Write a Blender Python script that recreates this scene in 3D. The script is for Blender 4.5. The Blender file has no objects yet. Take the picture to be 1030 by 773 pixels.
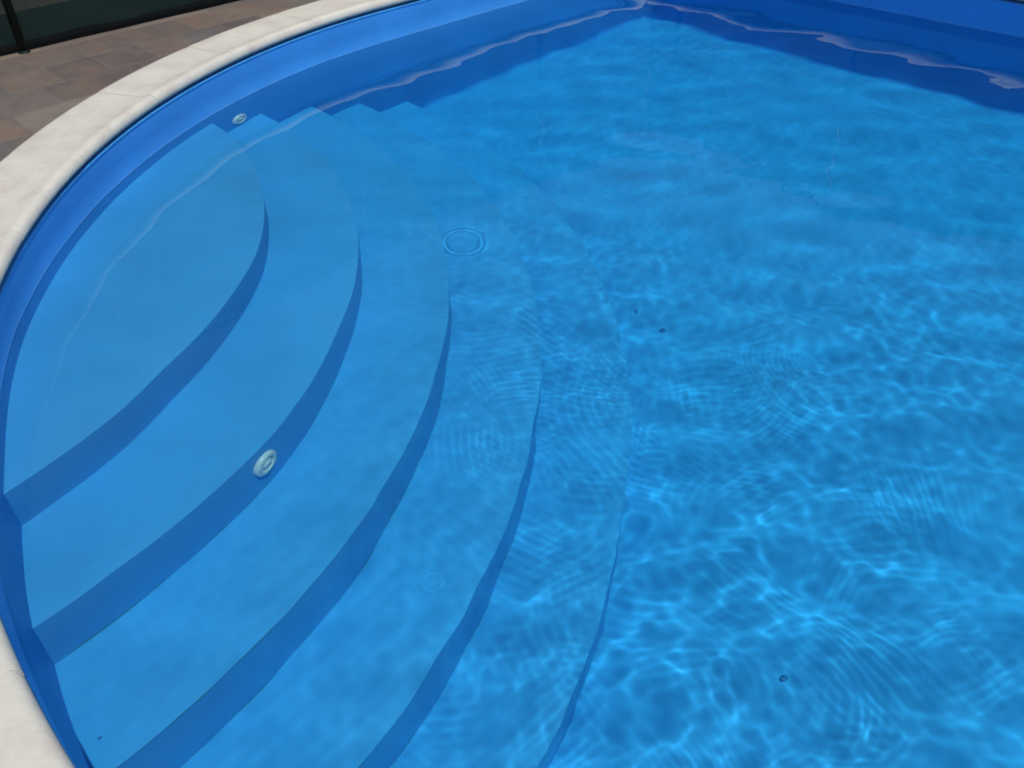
import bpy, bmesh, math, random
import numpy as np
from mathutils import Vector, Matrix

random.seed(7)
rng = np.random.default_rng(11)
scene = bpy.context.scene
COL = scene.collection
R = math.radians

# ------------------------------------------------------------------ pool plan (metres, water at z = 0)
C = np.array([1.6333, 3.1960])            # centre of the big rounded corner
R_COP = 3.3936                            # radius of the coping's inner edge
TH = R(44.765)                            # direction of the far long wall
U = np.array([math.cos(TH), math.sin(TH)])
N = np.array([-U[1], U[0]])               # outward normal of the far wall
PHI = TH + R(93.275)
M = np.array([math.sin(PHI), -math.cos(PHI)])   # outward normal of the end wall
if M @ U < 0: M = -M
D_END = 2.819
DV = -N - (-N @ M) * M; DV /= np.linalg.norm(DV)   # along the end wall, away from the corner
COP_Z = 0.217
DECK_Z = 0.245
COP_W = 0.324
S = np.array([-3.0916, 3.0433])           # common centre of the step noses
RAD = [2.056, 2.4418, 2.8247, 3.216, 3.5989]
DEP = [0.0886, 0.319, 0.574, 0.848, 1.103, 1.30]
FAR_V = 9.4                               # length of the pool away from the far wall
ANG_N = math.degrees(math.atan2(M[1], M[0])) + 180.0

# ------------------------------------------------------------------ helpers
def sm(x, a, b):
    t = np.clip((x - a) / (b - a), 0, 1); return t * t * (3 - 2 * t)

def tag(o, label=None, cat=None, group=None, kind=None):
    if label: o['label'] = label
    if cat: o['category'] = cat
    if group: o['group'] = group
    if kind: o['kind'] = kind
    return o

def link(name, me, mat=None, parent=None):
    o = bpy.data.objects.new(name, me); COL.objects.link(o)
    if mat: me.materials.append(mat)
    if parent: o.parent = parent
    return o

def mesh(name, verts, faces, mat=None, parent=None, smooth=True):
    me = bpy.data.meshes.new(name)
    me.from_pydata([tuple(map(float, v)) for v in verts], [], faces)
    me.update()
    if smooth: me.shade_smooth()
    return link(name, me, mat, parent)

def from_bm(name, bm, mat=None, parent=None, smooth=True):
    me = bpy.data.meshes.new(name); bm.to_mesh(me); bm.free()
    if smooth: me.shade_smooth()
    return link(name, me, mat, parent)

def empty(name, loc=(0, 0, 0)):
    o = bpy.data.objects.new(name, None); COL.objects.link(o)
    o.location = loc; o.empty_display_size = .1
    return o

def dedup(pts, eps=1e-4):
    out = [pts[0]]
    for p in pts[1:]:
        if np.linalg.norm(p - out[-1]) > eps: out.append(p)
    return out

# radius of the arc, allowing for the hand-laid stone and the liner not being a perfect circle
def r_in(deg): return R_COP + .018 * float(sm(deg, 200, 215))
def gap(deg):  return .045 - .027 * float(sm(deg, 190, 205)) - .016 * float(sm(deg, 208, 222))

def inter(n1, d1, n2, d2):
    A = np.array([n1, n2]); return np.linalg.solve(A, np.array([d1, d2])) + C

def chain_main(extra_far=0.0, extra_end=0.0, wall=False, far=FAR_V):
    """inner outline from the far corner along the far wall, round the arc, along the near wall"""
    pts = []
    a0 = math.degrees(TH) + 90
    ra = r_in(a0) + (gap(a0) if wall else 0)
    rb = r_in(ANG_N) + (gap(ANG_N) if wall else 0)
    dend = D_END + (gap(a0) if wall else 0)
    corner = inter(N, ra, M, dend)
    t0 = C + N * ra
    n = 40
    for i in range(n): pts.append(corner + (t0 - corner) * i / n)
    k = 150
    for i in range(k + 1):
        a = a0 + (ANG_N - a0) * i / k
        r = r_in(a) + (gap(a) if wall else 0)
        pts.append(C + r * np.array([math.cos(R(a)), math.sin(R(a))]))
    e = C - M * rb
    for i in range(1, 80):
        pts.append(e + DV * (far - R_COP) * i / 79)
    return dedup(pts), corner, rb

def outline(wall=True, off=0.0):
    main, corner, rb = chain_main(wall=wall)
    farn = main[-1]
    fare = corner + DV * ((farn - corner) @ DV)
    pts = main[:]
    k = 40
    pts += [farn + (fare - farn) * i / k for i in range(1, k + 1)]
    pts += [fare + (corner - fare) * i / 60 for i in range(1, 60)]
    return pts

def normals(pts, closed=True):
    """outward mitred offset vectors (pool lies to the left of none: outline runs anticlockwise)"""
    n = len(pts); out = []
    for i in range(n):
        a = pts[i - 1] if (closed or i > 0) else None
        b = pts[(i + 1) % n] if (closed or i < n - 1) else None
        p = pts[i]; ns = []
        if a is not None:
            d = (p - a) / np.linalg.norm(p - a); ns.append(np.array([d[1], -d[0]]))
        if b is not None:
            d = (b - p) / np.linalg.norm(b - p); ns.append(np.array([d[1], -d[0]]))
        m = sum(ns) / len(ns); m = m / (m @ m)
        out.append(m)
    return out

def fillet(pts, idxs, r=.10, k=7):
    return pts

def far_side(p):
    v = p - C
    if v @ U > 0 and v @ N > 0: return 1.0
    if v @ M > D_END - .3: return 1.0
    if v @ DV > 0 and -(v @ M) > 0: return 0.0
    return (gap(math.degrees(math.atan2(v[1], v[0])) % 360) - .002) / .043

def sweep(name, pts, nrm, prof, mat, parent=None, closed=True, caps=False, smooth=True, z=0.0):
    """profile = [(outward offset, height)] swept along the outline"""
    n, m = len(pts), len(prof)
    V = []
    for p, q in zip(pts, nrm):
        w = far_side(p)
        for o, h in prof:
            if isinstance(o, tuple): o = o[1] + (o[0] - o[1]) * w      # (far side, near side)
            v = p + q * o; V.append((v[0], v[1], h + z))
    F = []
    rngn = n if closed else n - 1
    for i in range(rngn):
        j = (i + 1) % n
        for k in range(m - 1):
            F.append((i * m + k, i * m + k + 1, j * m + k + 1, j * m + k))
    if caps:
        F.append(tuple(range(m - 1, -1, -1)))
        F.append(tuple((n - 1) * m + k for k in range(m)))
    return mesh(name, V, F, mat, parent, smooth)

# ------------------------------------------------------------------ materials
def mat_new(name):
    m = bpy.data.materials.new(name); m.use_nodes = True
    nt = m.node_tree; nt.nodes.clear()
    out = nt.nodes.new('ShaderNodeOutputMaterial')
    return m, nt, out

class NB:
    def __init__(s, nt): s.nt = nt
    def n(s, t, **kw):
        x = s.nt.nodes.new('ShaderNode' + t)
        for k, v in kw.items(): setattr(x, k, v)
        return x
    def l(s, a, b): s.nt.links.new(a, b)
    def noise(s, vec, scale, detail=4, rough=.5, dist=0):
        x = s.n('TexNoise'); s.l(vec, x.inputs['Vector'])
        x.inputs['Scale'].default_value = scale; x.inputs['Detail'].default_value = detail
        x.inputs['Roughness'].default_value = rough; x.inputs['Distortion'].default_value = dist
        return x.outputs['Fac']
    def ramp(s, fac, stops):
        x = s.n('ValToRGB'); s.l(fac, x.inputs[0])
        el = x.color_ramp.elements
        el[0].position, el[0].color = stops[0][0], (*stops[0][1], 1)
        el[1].position, el[1].color = stops[-1][0], (*stops[-1][1], 1)
        for p, c in stops[1:-1]:
            e = el.new(p); e.color = (*c, 1)
        return x.outputs[0]
    def mix(s, fac, a, b, mode='MIX'):
        x = s.n('Mix', data_type='RGBA', blend_type=mode)
        for sock, v in ((x.inputs[0], fac), (x.inputs[6], a), (x.inputs[7], b)):
            if isinstance(v, (int, float)): sock.default_value = v
            elif isinstance(v, tuple): sock.default_value = (*v, 1)
            else: s.l(v, sock)
        return x.outputs[2]
    def math(s, op, a, b=None, c=None):
        x = s.n('Math', operation=op)
        for sock, v in zip(x.inputs, (a, b, c)):
            if v is None: continue
            if isinstance(v, (int, float)): sock.default_value = v
            else: s.l(v, sock)
        return x.outputs[0]
    def bump(s, h, dist, strength=1.0, normal=None):
        x = s.n('Bump'); s.l(h, x.inputs['Height']); x.inputs['Distance'].default_value = dist
        x.inputs['Strength'].default_value = strength
        if normal is not None: s.l(normal, x.inputs['Normal'])
        return x.outputs[0]
    def maprange(s, v, a, b, c=0., d=1.):
        x = s.n('MapRange'); s.l(v, x.inputs[0])
        for i, t in zip((1, 2, 3, 4), (a, b, c, d)): x.inputs[i].default_value = t
        return x.outputs[0]
    def pos(s): return s.n('NewGeometry').outputs['Position']

def principled(b, out, color, rough, normal=None, spec=.5):
    p = b.n('BsdfPrincipled')
    if isinstance(color, tuple): p.inputs['Base Color'].default_value = (*color, 1)
    else: b.l(color, p.inputs['Base Color'])
    if isinstance(rough, float): p.inputs['Roughness'].default_value = rough
    else: b.l(rough, p.inputs['Roughness'])
    p.inputs['Specular IOR Level'].default_value = spec
    if normal is not None: b.l(normal, p.inputs['Normal'])
    b.l(p.outputs[0], out.inputs[0])
    return p

LINER = (.067, .368, .765)
def liner_mat(name, base, algae=False, wall=False):
    m, nt, out = mat_new(name); b = NB(nt); P = b.pos()
    k = tuple(c * .90 for c in base); l_ = tuple(min(1, c * 1.07) for c in base)
    f = b.noise(P, 2.2, 5, .6)
    col = b.ramp(f, [(.3, k), (.7, l_)])
    f3 = b.noise(P, 6.5, 4, .62, .4)
    col = b.mix(b.maprange(f3, .35, .70, 0, .13), col, (.12, .33, .56))
    # fine dust and sediment caught in the texture of the vinyl
    f2 = b.noise(P, 60, 3, .7)
    col = b.mix(b.maprange(f2, .45, .80, 0, .16), col, (.10, .30, .50))
    if algae:      # thin greenish line of sediment where a riser meets the tread below
        sep = b.n('SeparateXYZ'); b.l(P, sep.inputs[0])
        masks = None
        for d in DEP[2:]:
            dz = b.math('ABSOLUTE', b.math('ADD', sep.outputs[2], d))
            g = b.maprange(dz, .0, .016, 1, 0)
            masks = g if masks is None else b.math('MAXIMUM', masks, g)
        nn = b.maprange(b.noise(P, 5.5, 4, .6), .42, .62, 0, 1)
        geo = b.n('NewGeometry'); sn = b.n('SeparateXYZ'); b.l(geo.outputs['Normal'], sn.inputs[0])
        side = b.maprange(sn.outputs[2], .3, .6, 1, 0)
        fac = b.math('MULTIPLY', b.math('MULTIPLY', masks, nn), b.math('MULTIPLY', side, .75))
        col = b.mix(fac, col, (.03, .20, .16))
    if wall:       # faint, uneven paler line at the waterline
        sep = b.n('SeparateXYZ'); b.l(P, sep.inputs[0])
        dz = b.math('ABSOLUTE', b.math('ADD', sep.outputs[2], -.004))
        g = b.maprange(dz, .001, .006, 1, 0)
        nn = b.maprange(b.noise(P, 9, 4, .6), .35, .6, .25, 1)
        col = b.mix(b.math('MULTIPLY', b.math('MULTIPLY', g, nn), .35), col, (.22, .42, .62))
    nrm = b.bump(b.noise(P, 4.0, 3, .5), .004, .5)
    nrm = b.bump(b.noise(P, 140, 2, .5), .0006, .4, nrm)
    principled(b, out, col, .42, nrm, .4)
    return m

m_wall = liner_mat('liner_wall', (.050, .300, .76), wall=True)
m_floor = liner_mat('liner_floor', LINER)
m_step = liner_mat('liner_step', LINER, algae=True)
def simple(name, col, rough, spec=.5, bscale=0, bdist=0):
    m, nt, out = mat_new(name); b = NB(nt); P = b.pos()
    f = b.noise(P, 14, 4, .6)
    c = b.ramp(f, [(.3, tuple(x * .85 for x in col)), (.7, tuple(min(1, x * 1.1) for x in col))])
    nrm = b.bump(b.noise(P, bscale, 3), bdist) if bscale else None
    principled(b, out, c, rough, nrm, spec); return m
m_rail = simple('rail_vinyl', (.045, .27, .62), .3, .5)
m_rubber = simple('backing', (.03, .06, .14), .6)
m_white = simple('abs_plastic', (.70, .72, .74), .3, .5)
m_hole = simple('fitting_throat', (.10, .11, .12), .5)
m_post = simple('post_paint', (.0025, .009, .006), .45, .3)
m_leaf = simple('wet_leaf', (.03, .17, .42), .6, .2)
m_grout = simple('joint_mortar', (.56, .555, .535), .9, .2, 200, .001)

# coping stone: cream reconstituted stone
def coping_mat():
    m, nt, out = mat_new('cream_stone'); b = NB(nt); P = b.pos()
    oi = b.n('ObjectInfo').outputs['Random']
    f = b.noise(P, 7, 6, .65)
    col = b.ramp(f, [(.25, (.45, .382, .335)), (.5, (.525, .496, .420)), (.75, (.578, .550, .470))])
    g = b.noise(P, 260, 3, .7)
    col = b.mix(b.maprange(g, .52, .75, 0, .22), col, (.34, .33, .30))
    blot = b.noise(P, 2.4, 5, .6, .6)
    col = b.mix(b.maprange(blot, .52, .72, 0, .12), col, (.40, .385, .35))
    col = b.mix(b.math('MULTIPLY', oi, .10), col, (.39, .38, .35))
    und = b.noise(P, 9, 3, .5, .8)
    nrm = b.bump(und, .008, .4)
    nrm = b.bump(b.noise(P, 60, 4, .6), .002, .5, nrm)
    nrm = b.bump(g, .0009, .6, nrm)
    principled(b, out, col, .78, nrm, .3)
    return m
m_cop = coping_mat()

def paving_mat():
    m, nt, out = mat_new('slate_paving'); b = NB(nt)
    P = b.pos()
    mp = b.n('Mapping', vector_type='TEXTURE'); b.l(P, mp.inputs['Vector'])
    # brick rows run along the far wall; origin set on the joints
    o = C + N * 3.475 + U * (-2.055)
    mp.inputs['Location'].default_value = (float(o[0]), float(o[1]), 0)
    mp.inputs['Rotation'].default_value = (0, 0, TH)
    wob = b.n('VectorMath', operation='ADD')
    nz = b.n('TexNoise'); b.l(P, nz.inputs['Vector']); nz.inputs['Scale'].default_value = 9
    sc = b.n('VectorMath', operation='SCALE'); b.l(nz.outputs['Color'], sc.inputs[0]); sc.inputs['Scale'].default_value = .016
    b.l(mp.outputs[0], wob.inputs[0]); b.l(sc.outputs[0], wob.inputs[1])
    br = b.n('TexBrick'); b.l(wob.outputs[0], br.inputs['Vector'])
    br.inputs['Scale'].default_value = 1; br.inputs['Brick Width'].default_value = .50
    br.inputs['Row Height'].default_value = .272; br.inputs['Mortar Size'].default_value = .0075
    br.inputs['Mortar Smooth'].default_value = .6
    br.inputs['Color1'].default_value = (0, 0, 0, 1); br.inputs['Color2'].default_value = (1, 1, 1, 1)
    br.inputs['Mortar'].default_value = (.5, .5, .5, 1)
    br.offset = .5; br.squash = .5; br.squash_frequency = 3
    tone = b.ramp(br.outputs['Color'], [(0, (.062, .050, .052)), (.3, (.155, .108, .082)), (.55, (.092, .086, .084)),
                                        (.75, (.195, .130, .086)), (1, (.165, .150, .130))])
    f = b.noise(P, 5, 6, .68, .6)
    tone = b.mix(.36, tone, b.ramp(f, [(.28, (.066, .057, .058)), (.48, (.124, .108, .096)), (.72, (.195, .168, .138))]))
    rust = b.maprange(b.noise(P, 3.3, 4, .6, 1.0), .50, .68, 0, .50)
    tone = b.mix(rust, tone, (.150, .098, .068))
    col = b.mix(b.math('MULTIPLY', br.outputs['Fac'], .20), tone, (.20, .185, .17))
    h = b.math('SUBTRACT', b.noise(P, 16, 6, .6), b.math('MULTIPLY', br.outputs['Fac'], .6))
    nrm = b.bump(h, .008, .7)
    nrm = b.bump(b.noise(P, 120, 3, .6), .001, .5, nrm)
    principled(b, out, col, .72, nrm, .35)
    return m
m_pave = paving_mat()

def ground_mat():
    m, nt, out = mat_new('gravelly_earth'); b = NB(nt); P = b.pos()
    f = b.noise(P, 1.3, 6, .6); g = b.noise(P, 45, 4, .7)
    c = b.ramp(f, [(.3, (.17, .15, .12)), (.7, (.27, .25, .215))])
    c = b.mix(b.maprange(g, .4, .7, 0, .5), c, (.12, .11, .10))
    principled(b, out, c, .95, b.bump(g, .01, .8), .2); return m
m_ground = ground_mat()

def net_mat():
    m, nt, out = mat_new('shade_net'); b = NB(nt); P = b.pos()
    tr = b.n('BsdfTransparent')
    di = b.n('BsdfDiffuse'); di.inputs[0].default_value = (.010, .022, .018, 1)
    tl = b.n('BsdfTranslucent'); tl.inputs[0].default_value = (.006, .018, .012, 1)
    a = b.n('MixShader'); a.inputs[0].default_value = .3
    b.l(di.outputs[0], a.inputs[1]); b.l(tl.outputs[0], a.inputs[2])
    mx = b.n('MixShader')
    fac = b.maprange(b.noise(P, 3, 3, .5), .3, .7, .86, .93)
    b.l(fac, mx.inputs[0]); b.l(tr.outputs[0], mx.inputs[1]); b.l(a.outputs[0], mx.inputs[2])
    b.l(mx.outputs[0], out.inputs[0]); return m
m_net = net_mat()
m_hem = simple('net_hem', (.003, .004, .0045), .95, .08)

def water_surface_mat():
    m, nt, out = mat_new('water_surface'); b = NB(nt); P = b.pos()
    g = b.n('BsdfGlass'); g.inputs['IOR'].default_value = 1.333; g.inputs['Roughness'].default_value = 0.0
    g.inputs['Color'].default_value = (.84, .985, 1, 1)
    b.l(g.outputs[0], out.inputs[0]); return m
RINGS = [(-.050, 3.605, .098, .036, .00016), (-.069, 1.600, .035, .028, .00003)]
m_surf = water_surface_mat()

def water_volume_mat():
    m, nt, out = mat_new('water_tint')
    v = nt.nodes.new('ShaderNodeVolumeAbsorption')
    v.inputs['Color'].default_value = (.10, .95, .985, 1); v.inputs['Density'].default_value = .75
    nt.links.new(v.outputs[0], out.inputs['Volume']); return m
m_vol = water_volume_mat()

# ------------------------------------------------------------------ the pool shell
wall_pts = outline(wall=True)
wall_nrm = normals(wall_pts)
pool = empty('swimming_pool', (C[0], C[1], -1.30))
tag(pool, 'blue vinyl lined swimming pool with a big rounded corner holding curved steps', 'swimming pool')
pm = Matrix.Translation(-Vector((C[0], C[1], -1.30)))
Df = DEP[5]
prof = [((-.033, -.002), COP_Z - .028), ((-.029, -.001), COP_Z - .06), ((-.017, 0), COP_Z - .12), (0, .01), ((-.005, -.002), -.03), ((-.014, -.004), -.12), ((-.018, -.004), -.4), ((-.02, -.004), -1.1)]
for i in range(0, 6):
    a = i / 5 * math.pi / 2
    prof.append((-.02 - .04 * (1 - math.cos(a)) if i else (-.02, -.004), -Df + .04 * (1 - math.sin(a))))
w_ = sweep('wall', wall_pts, wall_nrm, prof, m_wall); w_.data.flip_normals()
# rail that holds the liner: a dark recess under the stone, then a paler rounded lip
rail = sweep('liner_rail', wall_pts, wall_nrm,
             [((-.033 - a, -.002 - a * .3), COP_Z - b) for a, b in ((.0, .0285), (.003, .0275), (.0042, .0245), (.003, .0215), (0, .020), (-.015, .0195))], m_rail)
rail.data.flip_normals()
back = sweep('backing_strip', wall_pts, wall_nrm, [((-.024, .006), COP_Z - .021), ((-.024, .006), COP_Z + .004)], m_rubber)
back.data.flip_normals()
bm = bmesh.new()
vs = [bm.verts.new((p[0] - q[0] * .055, p[1] - q[1] * .055, -Df + .001)) for p, q in zip(wall_pts, wall_nrm)]
f = bm.faces.new(vs); bm.normal_update()
if f.normal.z < 0: f.normal_flip()
bmesh.ops.triangulate(bm, faces=[f])
floor = from_bm('pool_floor', bm, m_floor, smooth=False)
def adopt(o, root):
    o.parent = root; o.matrix_parent_inverse = Matrix.Identity(4)
    o.data.transform(Matrix.Translation(-root.location))
for o in (w_, rail, back, floor): adopt(o, pool)

# ------------------------------------------------------------------ the steps
steps = empty('pool_steps', (-1.7, 3.2, -DEP[5]))
tag(steps, 'five curved blue underwater steps filling the rounded corner of the pool', 'steps')
def in_wall(x, y, margin):
    v = np.array([x, y]) - C
    if v @ U > 0 and v @ N > -2: return v @ N < R_COP + margin
    if v @ DV > 0 and v @ M < 0: return -(v @ M) < R_COP + margin
    return np.hypot(*v) < R_COP + margin
T1 = ([-45, -38, -34, -27, -20, -7, 2, 12, 18, 29, 38, 45], [.022, .020, .010, 0, -.024, -.010, .006, .002, 0, .008, .022, .02])
T2 = ([-45, -36, -30, -21, -15, -7, 0, 8, 14, 23, 42, 50], [-.004, -.010, 0, .02, .018, .006, .010, .006, .004, -.006, -.014, -.016])
def nose_r(i, deg):
    r = RAD[i]
    if i == 0: r += float(np.interp(deg, *T1)) * .8
    if i == 1: r += float(np.interp(deg, *T2)) * .8
    return r
names_ = ['topmost and palest step, just under the water', 'second step down with a round white fitting in the rise above it',
          'third step down', 'fourth step down', 'lowest step, next to the pool floor']
for i in range(5):
    d, dn = DEP[i], DEP[i + 1]
    verts, faces = [], []
    degs = np.arange(-64, 64.01, 1.0)
    cols = []
    for a in degs:
        r1 = nose_r(i, a)
        r0 = 1.0 if i == 0 else nose_r(i - 1, a) - .03
        pr = [(r, -d) for r in np.linspace(r0, r1 - .0015, 5)]
        for k in range(1, 6):
            t = k / 5 * math.pi / 2
            pr.append((r1 - .0015 + .0015 * math.sin(t), -d - .0015 * (1 - math.cos(t))))
        bot = -dn - (.0 if i < 4 else .0)
        pr += [(r1, -d + (bot + d) * .55), (r1, bot - .006)]
        ca, sa = math.cos(R(a)), math.sin(R(a))
        cols.append([(S[0] + r * ca, S[1] + r * sa, z) for r, z in pr])
    m_ = len(cols[0])
    for c in cols: verts += c
    for j in range(len(cols) - 1):
        for k in range(m_ - 1):
            ids = (j * m_ + k, j * m_ + k + 1, (j + 1) * m_ + k + 1, (j + 1) * m_ + k)
            if any(in_wall(verts[t][0], verts[t][1], .055) for t in ids): faces.append(ids)
    bmx = bmesh.new()
    bv = [bmx.verts.new(v) for v in verts]
    for fc in faces: bmx.faces.new([bv[t] for t in fc])
    bmesh.ops.delete(bmx, geom=[v for v in bmx.verts if not v.link_faces], context='VERTS')
    bmx.normal_update()
    up = sum(fc.normal.z for fc in bmx.faces)
    if up < 0: bmesh.ops.reverse_faces(bmx, faces=bmx.faces[:])
    o = from_bm('step', bmx, m_step); adopt(o, steps)
    o['label'] = names_[i]

# ------------------------------------------------------------------ coping stones
coping = empty('pool_coping', (C[0], C[1], COP_Z))
tag(coping, 'cream stone coping laid in curved pieces around the rim of the pool', 'coping')
c_main, c_corner, rbn = chain_main(wall=False)
farn = c_main[-1]; fare = c_corner + DV * ((farn - c_corner) @ DV)
def resample(pts, step=.025):
    pts = np.array(pts); seg = np.linalg.norm(np.diff(pts, axis=0), axis=1); s = np.concatenate([[0], np.cumsum(seg)])
    n = max(2, int(s[-1] / step)); t = np.linspace(0, s[-1], n + 1)
    return np.stack([np.interp(t, s, pts[:, 0]), np.interp(t, s, pts[:, 1])], 1), t
def stone_profile(jz, jo):
    z = COP_Z; T = .046
    pr = [(.012, z)]
    nose = [(.004, .003), (.0006, .009), (-.0005, .017), (.0008, .026), (.004, .034), (.009, .0405), (.016, .0450), (.026, .0475), (.038, .0468),
            (.055, .0432), (.075, .0395), (.10, .0375), (.15, .037), (.20, .038), (.25, .039), (.29, .039)]
    pr += [(o, z + h) for o, h in nose]
    pr += [(COP_W - .016, z + .038), (COP_W - .006, z + .034), (COP_W, z + .026), (COP_W, z - .02)]
    return [(o + jo, h + jz) for o, h in pr]
def lay(pts, joints):
    """pts: chain of the inner edge, joints: arc lengths where stones meet"""
    P, t = resample(pts)
    for a, b in zip(joints[:-1], joints[1:]):
        g = .0022
        tt = np.linspace(a + g, b - g, max(4, int((b - a) / .03)))
        X = np.stack([np.interp(tt, t, P[:, 0]), np.interp(tt, t, P[:, 1])], 1)
        X2 = np.stack([np.interp(tt + .004, t, P[:, 0]), np.interp(tt + .004, t, P[:, 1])], 1)
        X1 = np.stack([np.interp(tt - .004, t, P[:, 0]), np.interp(tt - .004, t, P[:, 1])], 1)
        d = X2 - X1; d /= np.linalg.norm(d, axis=1)[:, None]
        nr = np.stack([d[:, 1], -d[:, 0]], 1)
        # mitre at the pool's corners
        if a < 1e-6 and MIT[0] is not None: X[0] = pts[0]; nr[0] = MIT[0]
        if abs(b - t[-1]) < 1e-6 and MIT[1] is not None: X[-1] = pts[-1]; nr[-1] = MIT[1]
        jz, jo = random.uniform(-.001, .001), random.uniform(-.0015, .0015)
        tilt = random.uniform(-.0015, .0015)
        if MIT[0] is not None and a < 1e-6 or MIT[1] is not None and abs(b - t[-1]) < 1e-6: jz *= .2; jo *= .2
        pr = stone_profile(jz, jo)
        n, m = len(X), len(pr); V = []
        for i in range(n):
            e = min(i, n - 1 - i)
            for o, h in pr:
                hh = h - (.0016 if e == 0 and h > COP_Z + .01 else 0) + tilt * (i / (n - 1) - .5)
                v = X[i] + nr[i] * (o + (.0008 if e == 0 and o < .01 else 0)); V.append((v[0], v[1], hh))
        F = [(i * m + k, i * m + k + 1, (i + 1) * m + k + 1, (i + 1) * m + k) for i in range(n - 1) for k in range(m - 1)]
        F += [(i * m + m - 1, i * m, (i + 1) * m, (i + 1) * m + m - 1) for i in range(n - 1)]
        bmx = bmesh.new(); bv = [bmx.verts.new(v) for v in V]
        for f_ in F: bmx.faces.new([bv[q] for q in f_])
        bmx.faces.new([bv[k] for k in range(m)]); bmx.faces.new([bv[(n - 1) * m + k] for k in range(m)][::-1])
        bmesh.ops.recalc_face_normals(bmx, faces=bmx.faces[:])
        for e_ in bmx.edges:
            if len(e_.link_faces) == 2 and e_.calc_face_angle() > R(50): e_.smooth = False
        o = from_bm('coping_stone', bmx, m_cop); adopt(o, coping)
# main chain: joints anchored at 187.6 degrees, every 10.9 degrees
_P, _t = resample(c_main)
ang = np.degrees(np.arctan2(_P[:, 1] - C[1], _P[:, 0] - C[0])) % 360
ia = int(np.argmin(np.abs(ang - 187.6) + (np.linalg.norm(_P - C, axis=1) > 3.6) * 999))
L0 = _t[ia]; LS = .647
js = [L0 + LS * k for k in range(-40, 60) if .25 < L0 + LS * k < _t[-1] - .25]
js = [0.0] + js + [_t[-1]]
def corner_mitre(n1, n2):
    m = (n1 + n2) / 2; return m / (m @ m)
nfar = np.array([DV[0], DV[1]])
MIT = (corner_mitre(N, M), corner_mitre(-M, nfar))
lay(c_main, js)
def straight(p, q, m0, m1):
    global MIT
    L = np.linalg.norm(q - p); k = max(1, round(L / .647)); MIT = (m0, m1)
    lay([p, q], [L * i / k for i in range(k + 1)])
straight(farn, fare, corner_mitre(-M, nfar), corner_mitre(M, nfar))
straight(fare, c_corner, corner_mitre(M, nfar), corner_mitre(N, M))
# mortar showing in the joints, slightly below the stones' faces
cop_pts = c_main + [farn + (fare - farn) * i / 20 for i in range(1, 20)] + [fare + (c_corner - fare) * i / 20 for i in range(0, 20)]
cop_nrm = normals(cop_pts)
mort = sweep('joint_mortar', cop_pts, cop_nrm, [(o + .0030, h - .0035) for o, h in stone_profile(0, 0)[1:-1]], m_grout)
adopt(mort, coping)

# ------------------------------------------------------------------ paving and ground (sheets with a hole for the pool)
def ring_sheet(name, inner, outer, z, mat):
    bmx = bmesh.new()
    a = [bmx.verts.new((p[0], p[1], z)) for p in inner]
    b_ = [bmx.verts.new((p[0], p[1], z)) for p in outer]
    for L in (a, b_):
        for i in range(len(L)): bmx.edges.new((L[i], L[(i + 1) % len(L)]))
    bmesh.ops.triangle_fill(bmx, use_beauty=True, use_dissolve=False, edges=bmx.edges[:])
    bmx.normal_update()
    for f_ in bmx.faces:
        if f_.normal.z < 0: f_.normal_flip()
    return from_bm(name, bmx, mat, smooth=False)
inner = [p + q * .20 for p, q in zip(cop_pts[::4], cop_nrm[::4])]
def puv(u, v): return C + U * u + (-N) * v
PV = -4.045      # line of the fence, measured from the arc's centre
deck_out = [puv(-7.5, PV - .03), inter(N, -(PV - .03), M, D_END + COP_W + .78), inter(N, -(PV - .03), M, D_END + COP_W + .78) + DV * 12.4, puv(-7.5, 8.5)]
pave = ring_sheet('paving', inner, deck_out, DECK_Z, m_pave); tag(pave, kind='structure')
ground = ring_sheet('ground', [puv(-7.45, PV), inter(N, -PV, M, D_END + COP_W + .76), inter(N, -PV, M, D_END + COP_W + .76) + DV * 12.3, puv(-7.45, 8.45)],
                    [np.array(p, float) for p in ((-600, -600), (600, -600), (600, 600), (-600, 600))], DECK_Z - .012, m_ground)
tag(ground, kind='structure')

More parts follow.
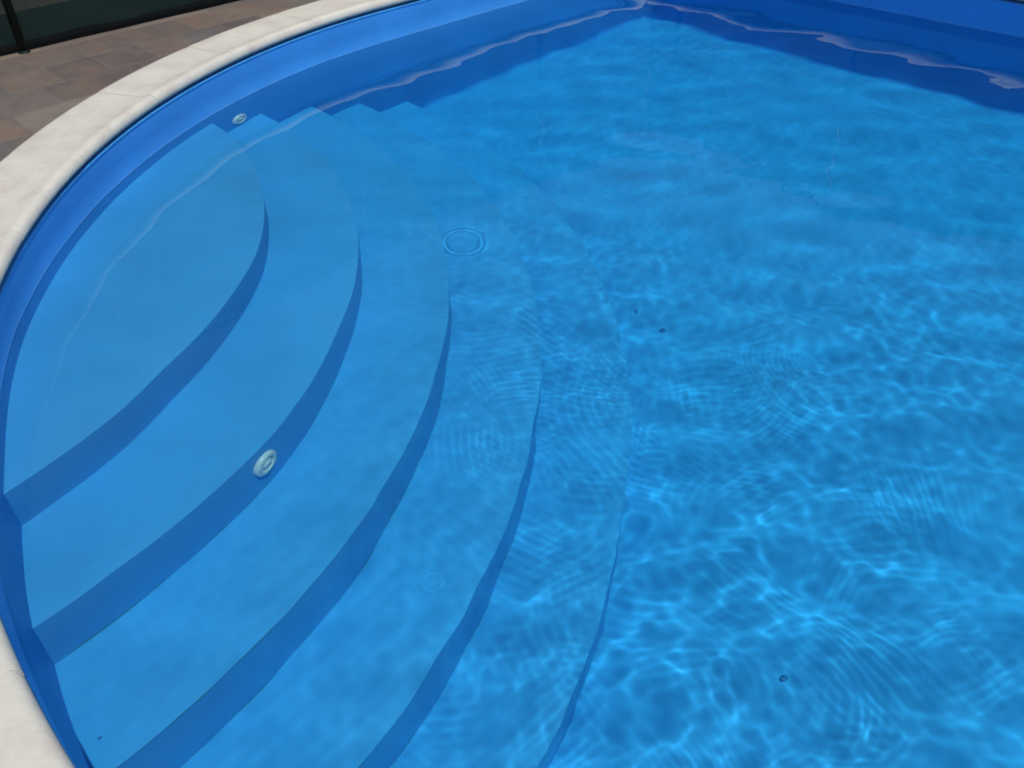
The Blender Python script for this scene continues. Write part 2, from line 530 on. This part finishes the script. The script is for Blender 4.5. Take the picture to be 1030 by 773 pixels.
# ------------------------------------------------------------------ inlets
def inlet(pos, nrm, roll, label):
    root = empty('water_inlet', pos)
    z = Vector(nrm).normalized(); x = Vector((0, 0, 1)).cross(z).normalized(); y = z.cross(x)
    rm = Matrix((x, y, z)).transposed().to_4x4()
    root.matrix_world = Matrix.Translation(pos) @ rm @ Matrix.Rotation(roll, 4, 'Z')
    tag(root, label, 'pool inlet', 'round white inlets in the pool wall and steps')
    def lathe(name, prof, mat, seg=48, tilt=None):
        V, F = [], []
        m = len(prof)
        for i in range(seg):
            a = 2 * math.pi * i / seg
            for r, h in prof: V.append((r * math.cos(a), r * math.sin(a), h))
        for i in range(seg):
            j = (i + 1) % seg
            for k in range(m - 1): F.append((i * m + k, j * m + k, j * m + k + 1, i * m + k + 1))
        if tilt is not None: V = [tuple(tilt @ Vector(v)) for v in V]
        o = mesh(name, V, F, mat); o.parent = root; return o
    lathe('flange', [(.056, -.012), (.056, .006), (.0545, .011), (.051, .015), (.045, .0175), (.038, .0180), (.033, .0165), (.030, .012), (.029, .002)], m_white)
    tl = Matrix.Rotation(R(14), 4, 'X') @ Matrix.Rotation(R(-10), 4, 'Y')
    lathe('eyeball', [(.0285, .000), (.027, .008), (.023, .014), (.017, .0185), (.0125, .020), (.0115, .018), (.0112, .004)], m_white, 36, tl)
    lathe('throat', [(.0112, .012), (.0112, .006), (.0001, .004)], m_hole, 24, tl)
    for k in range(4):
        a = math.pi / 4 + k * math.pi / 2
        V, F = [], []
        n = 12
        for i in range(n):
            t = 2 * math.pi * i / n
            V.append((.0465 * math.cos(a) + .0035 * math.cos(t), .0465 * math.sin(a) + .0035 * math.sin(t), .0182))
        V.append((.0465 * math.cos(a), .0465 * math.sin(a), .0178))
        F = [(i, (i + 1) % n, n) for i in range(n)]
        o = mesh('screw', V, F, m_hole); o.parent = root
    return root
c1 = np.array([-1.480, 4.628]); v = c1 - C; nn = v / np.linalg.norm(v); c1 = C + nn * (R_COP + .030)
inlet(Vector((c1[0], c1[1], -.232)), (-nn[0], -nn[1], 0), 0, 'small round white inlet set in the curved pool wall above the second step')
c2 = np.array([-.842, 2.108]); v = c2 - S; nn = v / np.linalg.norm(v)
c2 = S + nn * nose_r(1, math.degrees(math.atan2(v[1], v[0])))
inlet(Vector((c2[0], c2[1], -.427)), (nn[0], nn[1], 0), R(35), 'larger looking round white fitting in the face of the second step, towards the near side')

# ------------------------------------------------------------------ small litter lying on the bottom
def litter(x, y, z, size, rot, label):
    V, F = [], []
    n = 9
    for i in range(n):
        t = i / (n - 1); w = math.sin(math.pi * t) ** .7 * .32 + .02
        zz = .10 * math.sin(math.pi * t) + .02
        for s_ in (-1, 0, 1): V.append(((t - .5) * size, s_ * w * size, (zz + .10 * abs(s_)) * size))
    for i in range(n - 1):
        for k in range(2): F.append((i * 3 + k, i * 3 + k + 1, (i + 1) * 3 + k + 1, (i + 1) * 3 + k))
    o = mesh('leaf', V, F, m_leaf); md = o.modifiers.new('t', 'SOLIDIFY'); md.thickness = .0015
    o.location = (x, y, z + .002); o.rotation_euler = (0, 0, rot)
    tag(o, label, 'leaf', 'dark leaf scraps sunk to the bottom'); return o
litter(.743, 3.474, -Df, .034, R(-25), 'larger of two dark leaf scraps lying close together on the pool floor')
litter(.626, 3.605, -Df, .020, R(40), 'smaller and farther of two dark leaf scraps lying close together on the pool floor')
litter(.901, 1.666, -Df, .034, R(10), 'dark leaf scrap alone on the floor at the bottom right of the picture')
LIT = [(-1.082, 1.205, -DEP[2], .011, R(60), 'tiny dark leaf scrap on the third step at the lower left, by the near wall')]

# ------------------------------------------------------------------ fence
fb = puv(-2.0, PV)
def box(bmx, c, sx, sy, sz, ax=None):
    ax = ax if ax is not None else (Vector((U[0], U[1], 0)), Vector((-N[0], -N[1], 0)), Vector((0, 0, 1)))
    vs = []
    for i in (-1, 1):
        for j in (-1, 1):
            for k in (-1, 1):
                vs.append(bmx.verts.new(Vector(c) + ax[0] * i * sx / 2 + ax[1] * j * sy / 2 + ax[2] * k * sz / 2))
    q = [(0, 1, 3, 2), (4, 6, 7, 5), (0, 4, 5, 1), (2, 3, 7, 6), (0, 2, 6, 4), (1, 5, 7, 3)]
    for f_ in q: bmx.faces.new([vs[t] for t in f_])
post0 = np.array([-2.575, 4.735])
up_ = (post0 - C) @ U; PO = (post0 - C) @ N
FO = PO                                    # the fence stands on this line
FH = 1.62
fence = empty('fence', (post0[0], post0[1], DECK_Z))
tag(fence, 'low pool fence of dark green posts and see-through dark shade netting', 'fence')
def fpt(u, off=0.0): return C + U * u + N * (FO + off)
u0, u1 = up_ - 3 * 2.0, up_ + 5 * 2.0
for k in range(-3, 9):
    bmx = bmesh.new(); p = fpt(up_ + 2.0 * k) if k < 4 else inter(N, FO, M, D_END + COP_W + .75) + DV * 2.0 * (k - 4)
    bmesh.ops.create_cone(bmx, cap_ends=True, segments=20, radius1=.021, radius2=.021, depth=FH + .04,
                          matrix=Matrix.Translation((p[0], p[1], DECK_Z + (FH + .04) / 2)))
    bmesh.ops.create_uvsphere(bmx, u_segments=16, v_segments=8, radius=.023, matrix=Matrix.Translation((p[0], p[1], DECK_Z + FH + .04)))
    o = from_bm('post', bmx, m_post); adopt(o, fence)
    for e_ in o.data.edges: pass
    bmx = bmesh.new()
    bmesh.ops.create_cone(bmx, cap_ends=True, segments=20, radius1=.032, radius2=.026, depth=.012, matrix=Matrix.Translation((p[0], p[1], DECK_Z + .006)))
    o = from_bm('foot_collar', bmx, m_post, smooth=False); adopt(o, fence)
CU = (D_END + COP_W + .75)                 # fence corner; unseen run beyond the end wall added to darken the water's reflection
cornerF = inter(N, FO, M, CU)
far2 = cornerF + DV * 9.0
start = fpt(u0)
path = [start + (cornerF - start) * t for t in np.linspace(0, 1, 150)] + [cornerF + (far2 - cornerF) * t for t in np.linspace(0, 1, 130)[1:]]
pn_ = normals(path, closed=False)
if pn_[0] @ N < 0: pn_ = [-q for q in pn_]
plen = np.concatenate([[0], np.cumsum([np.linalg.norm(b - a) for a, b in zip(path[:-1], path[1:])])])
V, F = [], []; nz_ = 12; nu = len(path) - 1
for p0, q0, u in zip(path, pn_, plen):
    for j in range(nz_ + 1):
        h = j / nz_
        w = .012 * math.sin(u * 5.1 + h * 2) * math.sin(math.pi * h) + .006 * math.sin(u * 13 + 1)
        p = p0 + q0 * (.024 + w * .6); V.append((p[0], p[1], DECK_Z + .03 + h * (FH - .05)))
for i in range(nu):
    for j in range(nz_):
        a = i * (nz_ + 1) + j; F.append((a, a + nz_ + 1, a + nz_ + 2, a + 1))
o = mesh('netting', V, F, m_net); adopt(o, fence)
V, F = [], []
for p0, q0, u in zip(path, pn_, plen):
    w = .006 * math.sin(u * 13 + 1) * .6
    wob = .004 * math.sin(u * 7.3) + .003 * math.sin(u * 17.0)
    for (of, h) in ((-.004, .002), (-.006, .02), (0, .048 + wob), (.006, .02), (.006, .002)):
        p = p0 + q0 * (.022 + w + of); V.append((p[0], p[1], DECK_Z + h))
for i in range(nu):
    for j in range(4):
        a = i * 5 + j; F.append((a, a + 5, a + 6, a + 1))
o = mesh('hem', V, F, m_hem); adopt(o, fence)
o = sweep('top_rail', path, pn_, [(-.011, DECK_Z + FH - .011), (-.011, DECK_Z + FH + .008), (-.008, DECK_Z + FH + .011), (.008, DECK_Z + FH + .011),
          (.011, DECK_Z + FH + .008), (.011, DECK_Z + FH - .011), (-.011, DECK_Z + FH - .011)], m_post, closed=False, smooth=False); adopt(o, fence)

# ------------------------------------------------------------------ water
WV = []
for lam, amp, k in ((1.25, .0034, 5), (.62, .0023, 9), (.33, .00108, 14), (.19, .00050, 22), (.115, .00020, 30), (.072, .000075, 34)):
    for _ in range(k):
        t = rng.normal(R(75), R(48)) if lam > .3 else rng.uniform(0, 2 * math.pi); l = lam * rng.uniform(.72, 1.35)
        WV.append((2 * np.pi / l * np.cos(t), 2 * np.pi / l * np.sin(t), rng.uniform(0, 2 * np.pi), amp * rng.uniform(.6, 1) / math.sqrt(k), lam))
PK = []       # short trains of capillary ripples: centre, half-length, direction, wavelength, height
for _ in range(130):
    x = rng.uniform(-.1, 1.9); y = rng.uniform(.7, 3.3)
    if rng.uniform() < .25: x = rng.uniform(-1.0, .6); y = rng.uniform(.8, 3.0)
    t = rng.normal(R(60), R(40)); l = rng.uniform(.028, .044)
    PK.append((x, y, rng.uniform(.08, .24), t, l, rng.uniform(.3, 1) * .000024 * (.30 if x < -.2 else 1), rng.uniform(-1.6, 1.6)))
def wave(X, Y):
    env_r = .42 + .58 * sm(X + .15 * np.sin(Y * 2), -1.0, 1.0)
    env_s = .24 + .76 * sm(X + .25 * np.sin(Y * 1.7 + 1), -1.3, .4)
    patch = .66 + .72 * (.5 + .5 * np.sin(2.1 * X + .9 * Y + 1 + .8 * np.sin(1.3 * Y)) * np.sin(1.2 * X - 2.6 * Y + .5)) ** 1.0
    Z = np.zeros_like(X)
    for kx, ky, ph, a, lam in WV:
        e = env_r if lam > .5 else env_s
        if lam < 1: e = e * (1 - .32 * sm(Y, 2.6, 5.2))
        if lam < .3: e = env_s * patch * (.6 + .4 * np.sin(.9 * X + 1.3 * Y + ph)) * (.34 + .66 * sm(-Y, -4.6, -2.0))
        # gentle bending of the crests so that they do not run dead straight
        Z += a * e * np.sin(kx * (X + .10 * np.sin(1.7 * Y + ph)) + ky * (Y + .10 * np.sin(1.3 * X + ph * 2)) + ph)
    for cx, cy, sg, t, l, a, cv in PK:
        m_ = (np.abs(X - cx) < 2.6 * sg) & (np.abs(Y - cy) < 2.6 * sg)
        x = X[m_] - cx; y = Y[m_] - cy
        p = x * math.cos(t) + y * math.sin(t); q = -x * math.sin(t) + y * math.cos(t)
        Z[m_] += a * np.exp(-(p / sg) ** 2 - (q / (sg * .8)) ** 2) * np.sin(2 * np.pi / l * (p + cv * q * q))
    for cx, cy, r0, l, a in RINGS:
        r = np.hypot(X - cx, Y - cy); m_ = r < r0 + 5 * l
        t = r[m_] - r0; w_ = l * np.where(t > 0, .62, .40)
        th_ = np.arctan2((Y - cy)[m_], (X - cx)[m_]); md = .45 + .55 * np.cos(1.5 * th_ + cx * 9 + 1) ** 2
        Z[m_] += a * md * np.exp(-(t / w_) ** 2) * np.cos(2 * np.pi * t / l)
    return Z
SURF_STEP = .0067
def axis(lo, hi, flo, fhi, fine, coarse):
    a = list(np.arange(flo, fhi, fine))
    b_ = []; x, s_ = flo, fine
    while x > lo: s_ = min(coarse, s_ * 1.15); x -= s_; b_.append(max(x, lo))
    c_ = []; x, s_ = a[-1], fine
    while x < hi: s_ = min(coarse, s_ * 1.15); x += s_; c_.append(min(x, hi))
    return np.array(b_[::-1] + a + c_)
# in the pool's own axes: u along the far wall, v away from it (through C)
ulo, uhi = -(R_COP + .10), D_END + .60
vlo, vhi = -(R_COP + .10), FAR_V - R_COP + .3
ua = axis(ulo, uhi, -3.45, 2.9, SURF_STEP, .12); va = axis(vlo, vhi, -3.45, 3.4, SURF_STEP, .12)
UU, VV = np.meshgrid(ua, va)
X = C[0] + UU * U[0] - VV * N[0]; Y = C[1] + UU * U[1] - VV * N[1]
Z = wave(X, Y)
nv_, nu_ = X.shape
co = np.stack([X, Y, Z], -1).reshape(-1, 3).astype(np.float32)
idx = np.arange(nv_ * nu_).reshape(nv_, nu_)
quads = np.stack([idx[:-1, :-1], idx[1:, :-1], idx[1:, 1:], idx[:-1, 1:]], -1).reshape(-1, 4)
# keep only the part inside the pool (edge buried a few centimetres in the wall)
cu = (UU[:-1, :-1] + UU[1:, 1:]).ravel() / 2; cv = (VV[:-1, :-1] + VV[1:, 1:]).ravel() / 2
dxy = cu[:, None] * U + cv[:, None] * -N
keep = (dxy @ M < D_END + .07) & (-(dxy @ M) < R_COP + .06) & (dxy @ N < R_COP + .06)
inarc = (dxy @ U < 0) & ((dxy @ DV) < 0)
keep &= ~(inarc & (np.hypot(dxy[:, 0], dxy[:, 1]) > R_COP + .06)) & ((dxy @ DV) < FAR_V - R_COP + .05)
quads = quads[keep]
used = np.unique(quads); remap = -np.ones(len(co), np.int64); remap[used] = np.arange(len(used))
quads = remap[quads]; co = co[used]
me = bpy.data.meshes.new('water_surface')
me.vertices.add(len(co)); me.vertices.foreach_set('co', co.ravel())
me.loops.add(quads.size); me.loops.foreach_set('vertex_index', quads.ravel().astype(np.int32))
me.polygons.add(len(quads)); me.polygons.foreach_set('loop_start', (np.arange(len(quads)) * 4).astype(np.int32))
me.update(calc_edges=True)
if me.polygons[0].normal.z < 0: me.flip_normals()
me.shade_smooth()
surf = link('water_surface', me, m_surf); tag(surf, kind='structure')
surf.cycles.is_caustics_caster = True
# body of the water: tints what is seen through it with depth
bmx = bmesh.new()
pp = wall_pts[::3]; pn = wall_nrm[::3]
top = [bmx.verts.new((p[0] + q[0] * .03, p[1] + q[1] * .03, .016)) for p, q in zip(pp, pn)]
bot = [bmx.verts.new((p[0] + q[0] * .03, p[1] + q[1] * .03, -Df - .05)) for p, q in zip(pp, pn)]
bmx.faces.new(top); bmx.faces.new(bot[::-1])
for i in range(len(top)): bmx.faces.new((top[i], bot[i], bot[(i + 1) % len(top)], top[(i + 1) % len(top)]))
bmesh.ops.recalc_face_normals(bmx, faces=bmx.faces[:])
body = from_bm('water', bmx, m_vol, smooth=False); tag(body, kind='structure')

for a in LIT: litter(*a)
for o in list(COL.objects):
    if o.type == 'MESH' and o.name.split('.')[0] in ('wall', 'pool_floor', 'step', 'flange', 'eyeball', 'throat', 'screw', 'leaf'):
        o.cycles.is_caustics_receiver = True

# ------------------------------------------------------------------ light
SUN_EL, SUN_AZ = R(63), R(-51)
sd = Vector((math.cos(SUN_EL) * math.cos(SUN_AZ), math.cos(SUN_EL) * math.sin(SUN_AZ), math.sin(SUN_EL)))
L = bpy.data.lights.new('sun', 'SUN'); L.energy = 3.85; L.angle = R(.5); L.color = (1, .955, .88)
L.cycles.is_caustics_light = True
lo = bpy.data.objects.new('sun', L); COL.objects.link(lo); lo.rotation_euler = sd.to_track_quat('Z', 'Y').to_euler()
lo.location = (3, -3, 8)
W = bpy.data.worlds.new('World'); scene.world = W; W.use_nodes = True
nt = W.node_tree; bg = nt.nodes['Background']
sky = nt.nodes.new('ShaderNodeTexSky'); sky.sky_type = 'NISHITA'; sky.sun_disc = False
sky.dust_density = .4; sky.ozone_density = 3.0; sky.air_density = 1.0; sky.sun_elevation = SUN_EL; sky.sun_rotation = math.pi / 2 - SUN_AZ
nt.links.new(sky.outputs[0], bg.inputs[0]); bg.inputs[1].default_value = .125

# ------------------------------------------------------------------ camera
cam = bpy.data.cameras.new('camera'); co_ = bpy.data.objects.new('camera', cam); COL.objects.link(co_)
cam.lens = 36 * 877.4 / 1030; cam.sensor_width = 36; cam.clip_end = 2000; cam.clip_start = .05
co_.matrix_world = Matrix.Translation((0, 0, 1.75)) @ Matrix.Rotation(R(90 - 38.702), 4, 'X') @ Matrix.Rotation(R(-.524), 4, 'Z')
scene.camera = co_

scene.view_settings.view_transform = 'Standard'; scene.view_settings.look = 'None'
scene.view_settings.exposure = 0.0; scene.view_settings.gamma = 1.0; scene.view_settings.use_curve_mapping = False
cy = scene.cycles
cy.use_denoising = True; cy.filter_width = 1.9; cy.use_adaptive_sampling = True; cy.adaptive_threshold = .02; cy.max_bounces = 14; cy.diffuse_bounces = 5; cy.transmission_bounces = 10; cy.glossy_bounces = 4
cy.transparent_max_bounces = 12; cy.volume_bounces = 0; cy.sample_clamp_indirect = 4; cy.caustics_reflective = False
cy.caustics_refractive = True; cy.blur_glossy = .5
